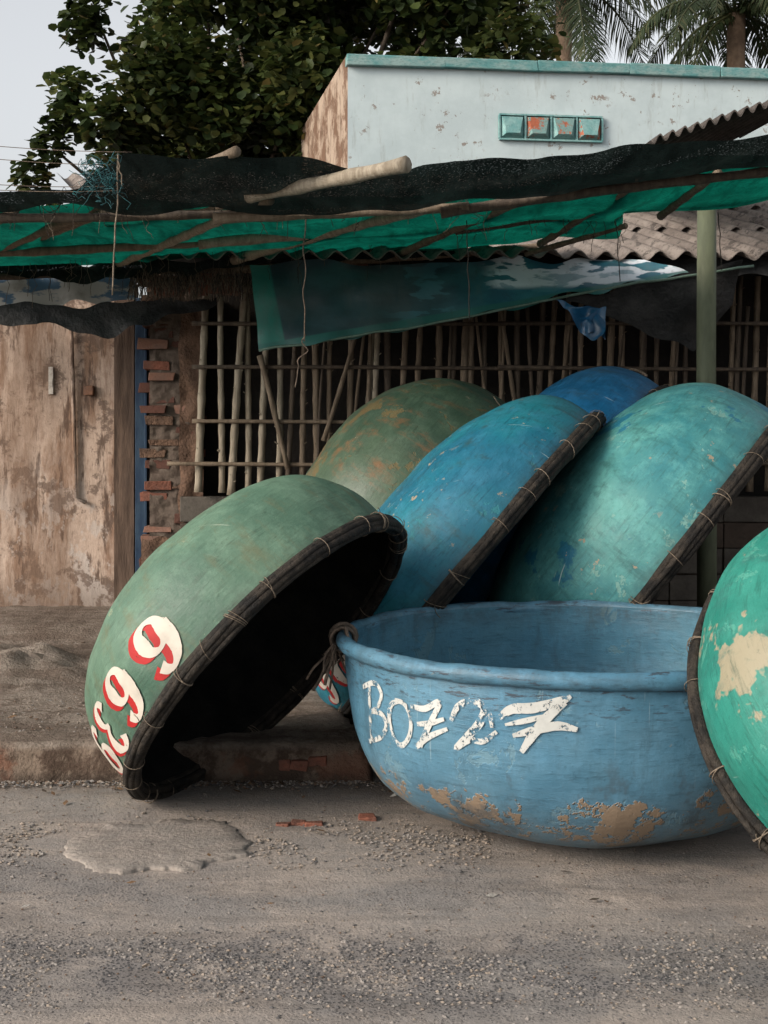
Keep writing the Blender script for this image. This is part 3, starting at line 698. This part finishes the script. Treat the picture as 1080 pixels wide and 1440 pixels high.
g=G("weathered_gable"); n=g.noise(3,6,.74); c=g.mix(g.st(n,.42,.58),(.31,.245,.19),(.13,.08,.055)); c=g.mix(g.st(g.noise(6,6,.7,g.map((2,2,.5))),.5,.65,0,.7),c,(.10,.07,.05)); m_gb=g.out(c,.9,g.bump(n,.5,.01),.1)
mb=MB(); mb.add([A,(A.x,A.y,zt+.13),(S.x,S.y,S.z),(S.x,S.y,0)],[(0,1,2,3)],0,False)
mb.obj("side_wall",[m_gb],hs_)
mb=MB(); bk1=Vector((S.x,S.y,0))+dr*11; mb.add([(A.x,A.y,zt-.02),wallp(11,zt-.02),(bk1.x,bk1.y,S.z-.02),(S.x,S.y,S.z-.02)],[(0,1,2,3)],0,False)
mb.add([wallp(11,0),wallp(11,zt-.03),(bk1.x,bk1.y,S.z-.03),(bk1.x,bk1.y,0)],[(0,1,2,3)],0,False); mb.add([(S.x,S.y,0),(S.x,S.y,S.z-.03),(bk1.x,bk1.y,S.z-.03),(bk1.x,bk1.y,0)],[(0,1,2,3)],0,False); mb.obj("roof",[m_gb],hs_)
mb=MB(); rz=math.atan2(dr.y,dr.x)
for k in range(11):
    mb.box(wallp(.5+k*1.0+.0,zt+.055+R_(-.004,.004),.0),(1.0 if k else 1.03,.15+R_(-.01,.01),.11+R_(-.004,.004)),0,rz,.006)
mb.obj("parapet_cap",[simple("teal_trim",(.085,.22,.22),(.20,.29,.28),5,.8,.5,.01,(1,1,2))],hs_,bevel=.01)
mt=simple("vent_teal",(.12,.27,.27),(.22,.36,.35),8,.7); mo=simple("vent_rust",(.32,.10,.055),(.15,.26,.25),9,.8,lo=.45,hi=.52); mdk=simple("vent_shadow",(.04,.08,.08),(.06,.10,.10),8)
mb=MB()
s0=(at(701,0,14.95).x-A.x)/dr.x; s1=(at(845,0,15.1).x-A.x)/dr.x; z0=CAMH+(HZ-197)/F*15; z1=CAMH+(HZ-165)/F*15
def bx(sa,sb,za,zb,o0,o1,mi):
    mb.box(wallp((sa+sb)/2,(za+zb)/2,(o0+o1)/2),(sb-sa,o1-o0,zb-za),mi,rz)
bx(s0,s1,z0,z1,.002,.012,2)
bx(s0-.0,s1+.0,z1,z1+.018,.003,.05,0); bx(s0,s1,z0-.018,z0,.003,.05,0)
wv=(s1-s0)/4
for k in range(5): bx(s0+k*wv-.01,s0+k*wv+.01,z0,z1,.013,.046,0)
for k in range(4):
    a=s0+k*wv+.012;b=s0+(k+1)*wv-.012; i=.055
    vs=[wallp(a,z0+.004,.013),wallp(b,z0+.004,.013),wallp(b,z1-.004,.013),wallp(a,z1-.004,.013),wallp(a+i,z0+.05,.085),wallp(b-i,z0+.05,.085),wallp(b-.02,z1-.02,.06),wallp(a+.02,z1-.02,.06)]
    mb.add(vs,[(4,5,6,7)],[0,1,1,0][k],False); mb.add(vs,[(0,1,5,4),(1,2,6,5),(3,0,4,7),(2,3,7,6)],[0,1,0,1][k],False)
mb.obj("ventilation_blocks",[mt,mo,mdk],hs_)

# ---------------------------------------------------------------- trees
def leafmat(name,c,t=.35):
    g=G(name); n=g.noise(.9,0,.6); cc=g.mix(g.st(n,.35,.65),tuple(x*.6 for x in c),c); return g.out(cc,.5,None,.35,trans=(t,cc))
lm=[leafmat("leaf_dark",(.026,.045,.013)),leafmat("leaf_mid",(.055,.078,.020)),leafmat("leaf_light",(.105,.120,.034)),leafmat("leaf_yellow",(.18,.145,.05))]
bark=simple("bark",(.10,.08,.06),(.06,.048,.038),5,.9)
tr=empty("broadleaf_tree"); mb=MB()
blobs=[]
def inside(x,z):
    le=-4.35+ (0 if z<5.0 else (z-5.0)*.50)
    return x>le
for _ in range(500):
    x=R_(-4.3,1.6); z=R_(3.6,8.2); y=R_(16.6,19.6)
    r=R_(.30,.65)
    if inside(x-r*.8,z) and len(blobs)<124: blobs.append((x,y,z,r))
for (x,z) in((-4.2,4.55),(-4.0,4.9),(-4.1,4.2),(-3.75,5.6),(-3.6,6.3),(-3.85,5.3),(-3.5,6.6)): blobs.append((x,17,z,R_(.2,.32)))
def leaf(p,sz,mi):
    a=R_(0,6.28); tilt=R_(-1.1,.5); d=Vector((math.cos(a)*math.cos(tilt),math.sin(a)*math.cos(tilt),math.sin(tilt)))
    s=d.cross(Vector((R_(-.5,.5),R_(-.5,.5),1))).normalized(); n=s.cross(d)
    w=sz*.40; vs=[p,p+d*sz*.35+s*w+n*w*.25,p+d*sz*.8+s*w*.8+n*w*.2,p+d*sz,p+d*sz*.8-s*w*.8+n*w*.2,p+d*sz*.35-s*w+n*w*.25]
    mb.add(vs,[(0,1,2,3),(0,3,4,5)],mi)
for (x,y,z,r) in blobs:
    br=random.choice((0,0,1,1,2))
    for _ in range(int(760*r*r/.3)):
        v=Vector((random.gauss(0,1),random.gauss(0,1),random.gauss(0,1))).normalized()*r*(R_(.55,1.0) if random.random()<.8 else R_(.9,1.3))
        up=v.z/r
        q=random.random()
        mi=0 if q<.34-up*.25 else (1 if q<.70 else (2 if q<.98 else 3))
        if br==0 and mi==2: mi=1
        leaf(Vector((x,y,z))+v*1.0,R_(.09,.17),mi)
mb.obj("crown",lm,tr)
mb=MB(); base=Vector((-1.8,18.2,0)); fork=Vector((-1.7,18.4,2.6)); mb.tube([base,base.lerp(fork,.4)+Vector((.05,0,0)),fork],[.34,.26,.22],12)
for (x,y,z,r) in blobs[::5]:
    t=Vector((x,y,z)); m=fork.lerp(t,.5)+Vector((R_(-.3,.3),R_(.1,.5),R_(-.1,.4))); mb.tube([fork,m,t],[.11,.04,.012],7)
mb.obj("trunk",[bark],tr)
pm=[leafmat("palm_leaf",(.040,.062,.025),.3),leafmat("palm_leaf_pale",(.08,.09,.04),.3)]
def palm(u,v,d,nf,Lf):
    e=empty("coconut_palm"); c=at(u,v,d); mb=MB()
    for k in range(nf):
        a=2*math.pi*k/nf+R_(-.2,.2); el=R_(-.3,.8); L=Lf*R_(.8,1.1); p=c.copy(); dd=Vector((math.cos(a)*math.cos(el),math.sin(a)*math.cos(el),math.sin(el))); pts=[p.copy()]
        n=26
        for i in range(n):
            dd.z-=.062*(1+i*.03); dd.normalize(); p=p+dd*(L/n); pts.append(p.copy())
        mb.tube(pts,[.03*(1-i/(n+4)) for i in range(n+1)],5,1)
        for i in range(3,n*3):
            t=i/3; i0=min(int(t),n-1); q=pts[i0].lerp(pts[i0+1],t-i0)
            dr_=(pts[i0+1]-pts[i0]).normalized(); sd=dr_.cross(Vector((0,0,1)))
            if sd.length<.01 or random.random()<.12: continue
            sd.normalize(); ll=Lf*.24*math.sin(math.pi*min(1,(i/(n*3))*.85+.12))*R_(.7,1.15)
            for sg in(-1,1):
                d1=(sd*sg*.75+dr_*.6+Vector((R_(-.1,.1),R_(-.1,.1),R_(-.65,-.1)))).normalized(); d2=(d1+Vector((0,0,-.8))).normalized()
                a1=q+d1*ll*.55; a2=a1+d2*ll*.45; wd=dr_*.018
                mb.add([q-wd*.6,q+wd*.6,a1+wd,a1-wd,a2],[(0,1,2,3),(3,2,4)],0 if random.random()<.8 else 1,False)
    mb.obj("fronds",pm,e)
    mb=MB(); mb.tube([(c.x+.3,c.y,0),(c.x+.15,c.y,c.z*.4),(c.x,c.y,c.z*.75),(c.x,c.y,c.z)],[.22,.17,.13,.14],12); mb.obj("trunk",[simple("palm_trunk_bark",(.24,.17,.12),(.15,.105,.075),6,.9)],e)
palm(793,-20,24,19,2.9); palm(1035,20,21,20,2.1);
